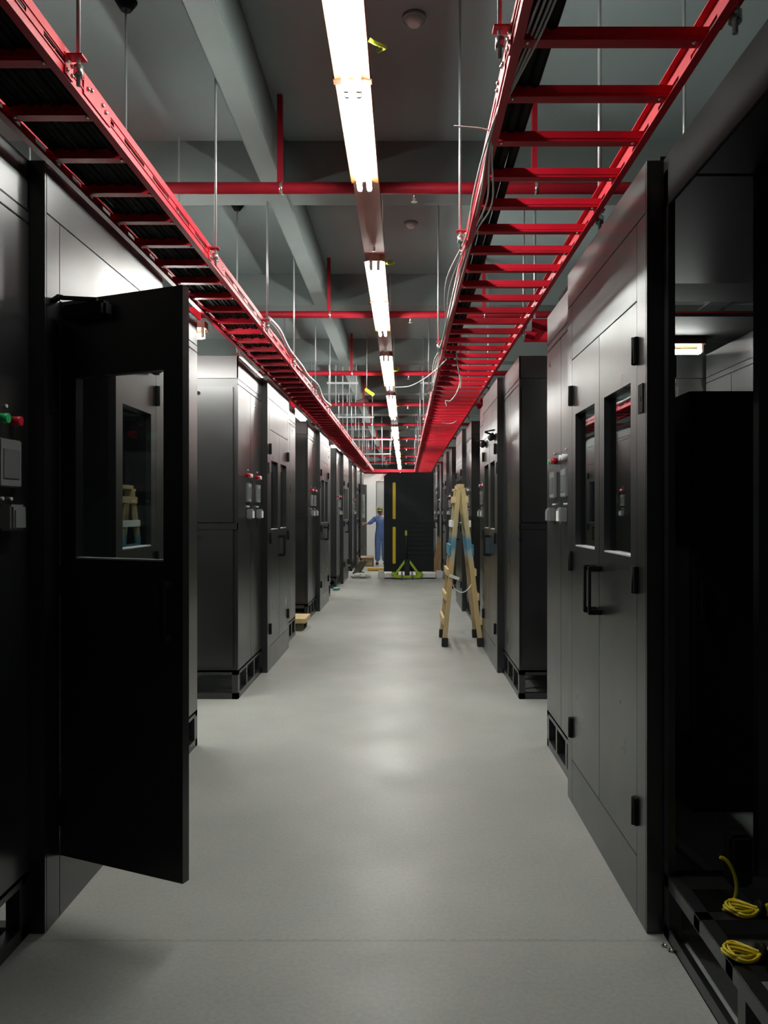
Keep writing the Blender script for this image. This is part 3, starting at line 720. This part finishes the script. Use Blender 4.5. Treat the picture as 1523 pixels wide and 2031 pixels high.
solo(MB().poly([(0.70, 20.6, 0.0), (0.92, 20.6, 0.0), (0.925, 20.6, 0.75), (0.86, 20.6, 0.95)], (0.0, 0.03, 0.0)), 'leaning_board', 'orange_wood', 'tan board leaning on the far right cabinets', 'board')

# black closers hanging on the right second doorway are parts of its doors

# ------------------------------------------------------------------ wooden step ladder
t = thing('step_ladder', (0.65, 9.45, 0), 'wooden A-frame step ladder standing at the right of the aisle', 'ladder')
apex = 1.82
L0, R0, TX = 0.455, 0.865, 0.645
for s, xf in ((-1, L0), (1, R0)):
    for yy, yt in ((9.17, 9.22), (9.85, 9.70)):
        a = Vector((xf, yy, 0.06)); b = Vector((TX + s * 0.024, yt, apex))
        MB().bar(a, b, 0.055, 0.05, up=(0, 1, 0), bev=0.004).build('stile', 'ladder', t)
        MB().bar(Vector((xf, yy, 0.0)), a + (b - a) * 0.025, 0.07, 0.065, up=(0, 1, 0), bev=0.006).build('foot', 'rubber', t, label='black rubber foot')
    for i, zz in enumerate((0.30, 0.58, 0.86, 1.14, 1.42, 1.70)):
        f = (zz - 0.06) / (apex - 0.06)
        x = xf + (TX + s * 0.024 - xf) * f; ya = 9.17 + 0.05 * f; yb = 9.85 - 0.15 * f
        MB().box(x + s * 0.020, x + s * 0.048, ya - 0.03, yb + 0.03, zz - (0.05 if i not in (3,) else 0.10), zz + 0.03, 0.004).build('rung', 'foam' if i == 4 else ('blue_tape' if i == 3 else 'pale_wood'), t, label='paint-smeared rung' if i == 3 else None)
MB().cyl((TX - 0.07, 9.22, apex - 0.01), (TX + 0.07, 9.22, apex - 0.01), 0.018, 10).cyl((TX - 0.07, 9.70, apex - 0.01), (TX + 0.07, 9.70, apex - 0.01), 0.018, 10).build('hinge_pin', 'pale_wood', t)
MB().box(TX - 0.04, TX + 0.04, 9.20, 9.72, apex, apex + 0.05, 0.006).build('cap', 'pale_wood', t)
pts = [(0.53, 9.19, 0.78)] + [(0.53 + 0.25 * q / 8, 9.2, 0.72 - 0.10 * math.sin(math.pi * q / 8) - 0.0 * q) for q in range(1, 8)] + [(0.785, 9.19, 0.74)]
MB().tube(smooth(pts, 3), 0.007, 6).build('stay_cord', 'white_plastic', t, label='sagging white cord')
MB().obox((0.565, 9.15, 0.80), (0.12, 0.02, 0.035), Matrix.Rotation(0.35, 3, 'Y')).build('rag', 'foam', t, label='white rag knot')

# ------------------------------------------------------------------ the worker
def skin_obj(name, verts, edges, radii, mat, parent, root=0, sub=2):
    me = bpy.data.meshes.new(name); me.from_pydata([Vector(v) - WORLD_ORG.get(parent, Vector((0, 0, 0))) for v in verts], edges, [])
    o = bpy.data.objects.new(name, me); COL.objects.link(o); o.parent = parent
    sk = o.modifiers.new('skin', 'SKIN'); sk.use_smooth_shade = True
    ly = me.skin_vertices[0].data
    for i, r in enumerate(radii):
        ly[i].radius = (r, r) if not isinstance(r, tuple) else r
        ly[i].use_root = (i == root)
    if sub:
        sb = o.modifiers.new('sub', 'SUBSURF'); sb.levels = sub; sb.render_levels = sub
    me.materials.append(M[mat]); return o
WX, WY = -0.70, 23.35
t = thing('person', (WX, WY, 0), 'person in a blue coverall and cap reaching for the far left door', 'person')
def w(x, y, z): return (WX + x, WY + y, z)
V = [w(0, 0, 0.90), w(0, 0, 1.08), w(0.0, -0.01, 1.25), w(0.0, -0.01, 1.37), w(-0.01, -0.02, 1.44), w(-0.025, -0.03, 1.52), w(-0.03, -0.035, 1.60)]
R = [0.135, 0.125, 0.14, 0.10, 0.05, 0.075, 0.07]
E = [(0, 1), (1, 2), (2, 3), (3, 4), (4, 5), (5, 6)]
def chain(start, pts, rad):
    p = start
    for q, r in zip(pts, rad):
        V.append(q); R.append(r); E.append((p, len(V) - 1)); p = len(V) - 1
    return p
chain(0, [w(-0.09, 0.0, 0.82), w(-0.10, -0.01, 0.47), w(-0.105, 0.03, 0.10), w(-0.12, -0.09, 0.045)], [0.09, 0.06, 0.042, 0.04])
chain(0, [w(0.09, 0.0, 0.82), w(0.10, -0.01, 0.47), w(0.105, 0.03, 0.10), w(0.12, -0.09, 0.045)], [0.09, 0.06, 0.042, 0.04])
hl = chain(3, [w(-0.17, -0.01, 1.35), w(-0.30, 0.0, 1.23), w(-0.42, 0.02, 1.20), w(-0.455, 0.03, 1.195)], [0.062, 0.045, 0.030, 0.032])
hr = chain(3, [w(0.17, -0.01, 1.34), w(0.24, -0.03, 1.09), w(0.25, -0.12, 0.87), w(0.25, -0.14, 0.82)], [0.062, 0.045, 0.030, 0.032])
for hh, dx, dz in ((hl, -1, 0), (hr, 0, -1)):
    bx, by, bz = V[hh]
    for i in range(4):
        off = (i - 1.5) * 0.021; ln = (0.065, 0.078, 0.072, 0.056)[i]
        if dx: chain(hh, [(bx - 0.03, by, bz + off), (bx - 0.03 - ln * .55, by - 0.005, bz + off * 1.1), (bx - 0.03 - ln, by - 0.022, bz + off * 1.1 - 0.004)], [0.010, 0.009, 0.008])
        else: chain(hh, [(bx, by + off, bz - 0.03), (bx - 0.005, by + off * 1.1, bz - 0.03 - ln * .55), (bx - 0.02, by + off * 1.1, bz - 0.03 - ln)], [0.010, 0.009, 0.008])
    if dx: chain(hh, [(bx + 0.005, by - 0.03, bz + 0.02), (bx - 0.03, by - 0.05, bz + 0.03)], [0.011, 0.009])
    else: chain(hh, [(bx, by - 0.03, bz + 0.005), (bx - 0.01, by - 0.05, bz - 0.035)], [0.011, 0.009])
skin_obj('body', V, E, R, 'skin', t)
# coverall, same joints a little fuller
CV = [w(0, 0, 0.90), w(0, 0, 1.08), w(0.0, -0.01, 1.25), w(0.0, -0.01, 1.38), w(-0.005, -0.015, 1.425)]
CR = [0.155, 0.15, 0.165, 0.12, 0.07]; CE = [(0, 1), (1, 2), (2, 3), (3, 4)]
def cchain(start, pts, rad):
    p = start
    for q, r in zip(pts, rad):
        CV.append(q); CR.append(r); CE.append((p, len(CV) - 1)); p = len(CV) - 1
cchain(0, [w(-0.09, 0.0, 0.80), w(-0.10, -0.01, 0.47), w(-0.105, 0.03, 0.09)], [0.112, 0.085, 0.075])
cchain(0, [w(0.09, 0.0, 0.80), w(0.10, -0.01, 0.47), w(0.105, 0.03, 0.09)], [0.112, 0.085, 0.075])
cchain(3, [w(-0.17, -0.01, 1.35), w(-0.30, 0.0, 1.235), w(-0.385, 0.015, 1.205)], [0.082, 0.066, 0.056])
cchain(3, [w(0.17, -0.01, 1.34), w(0.24, -0.03, 1.09), w(0.248, -0.10, 0.92)], [0.082, 0.066, 0.056])
skin_obj('coverall', CV, CE, CR, 'blue', t)
hx, hy, hz = w(-0.03, -0.035, 1.57)
MB().sphere((hx, hy + 0.015, hz + 0.035), 0.092, (0.95, 1.1, 0.85), 16).build('cap', 'cap', t)
MB().cyl((hx, hy + 0.01, hz + 0.005), (hx, hy + 0.01, hz + 0.025), 0.101, 20).poly([(hx - 0.07, hy - 0.08, hz + 0.01), (hx + 0.07, hy - 0.08, hz + 0.01), (hx + 0.05, hy - 0.17, hz + 0.0), (hx - 0.05, hy - 0.17, hz + 0.0)], (0, 0, 0.012)).build('cap_band', 'cap_band', t)
MB().sphere((hx, hy + 0.04, hz - 0.02), 0.08, (0.98, 0.9, 0.8), 14).build('hair', 'hair', t)
m = MB()
for s in (-1, 1):
    m.sphere((hx + s * 0.028, hy - 0.078, hz - 0.018), 0.009, n=8)
m.build('eyes', 'hair', t)
MB().sphere((hx, hy - 0.088, hz - 0.045), 0.014, (0.8, 1, 1.3), 8).build('nose', 'skin', t)
MB().box(hx - 0.022, hx + 0.022, hy - 0.083, hy - 0.07, hz - 0.081, hz - 0.074, 0.002).build('mouth', 'red_button', t)
m = MB()
for s in (-1, 1): m.sphere((hx + s * 0.078, hy, hz - 0.03), 0.022, (0.4, 0.8, 1.2), 8)
m.build('ears', 'skin', t)
for s in (-1, 1):
    MB().sphere(w(s * 0.112, -0.05, 0.045), 0.05, (0.95, 2.4, 0.9), 12).build('shoe', 'shoe', t)

# ------------------------------------------------------------------ world, camera, view
wd = bpy.data.worlds.new('World'); S.world = wd; wd.use_nodes = True
wd.node_tree.nodes['Background'].inputs[0].default_value = (0.5, 0.55, 0.55, 1)
wd.node_tree.nodes['Background'].inputs[1].default_value = 0.0
cam = bpy.data.cameras.new('camera'); co = bpy.data.objects.new('camera', cam); COL.objects.link(co)
co.location = (0, 0, H); co.rotation_euler = (math.pi / 2, math.radians(0.0), 0)
cam.sensor_fit = 'VERTICAL'; cam.sensor_height = 36.0; cam.lens = F / 2031.0 * 36.0
cam.shift_x = -(VX - 761.5) / 2031.0; cam.shift_y = (VY - 1015.5) / 2031.0
cam.clip_start = 0.05; cam.clip_end = 200
S.camera = co
S.view_settings.view_transform = 'Standard'; S.view_settings.look = 'None'
S.view_settings.gamma = 1.0; S.view_settings.use_curve_mapping = False
S.view_settings.exposure = 0.75
S.cycles.max_bounces = 8; S.cycles.diffuse_bounces = 5; S.cycles.glossy_bounces = 4; S.cycles.transparent_max_bounces = 12
S.cycles.use_denoising = True
S.cycles.sample_clamp_indirect = 8.0
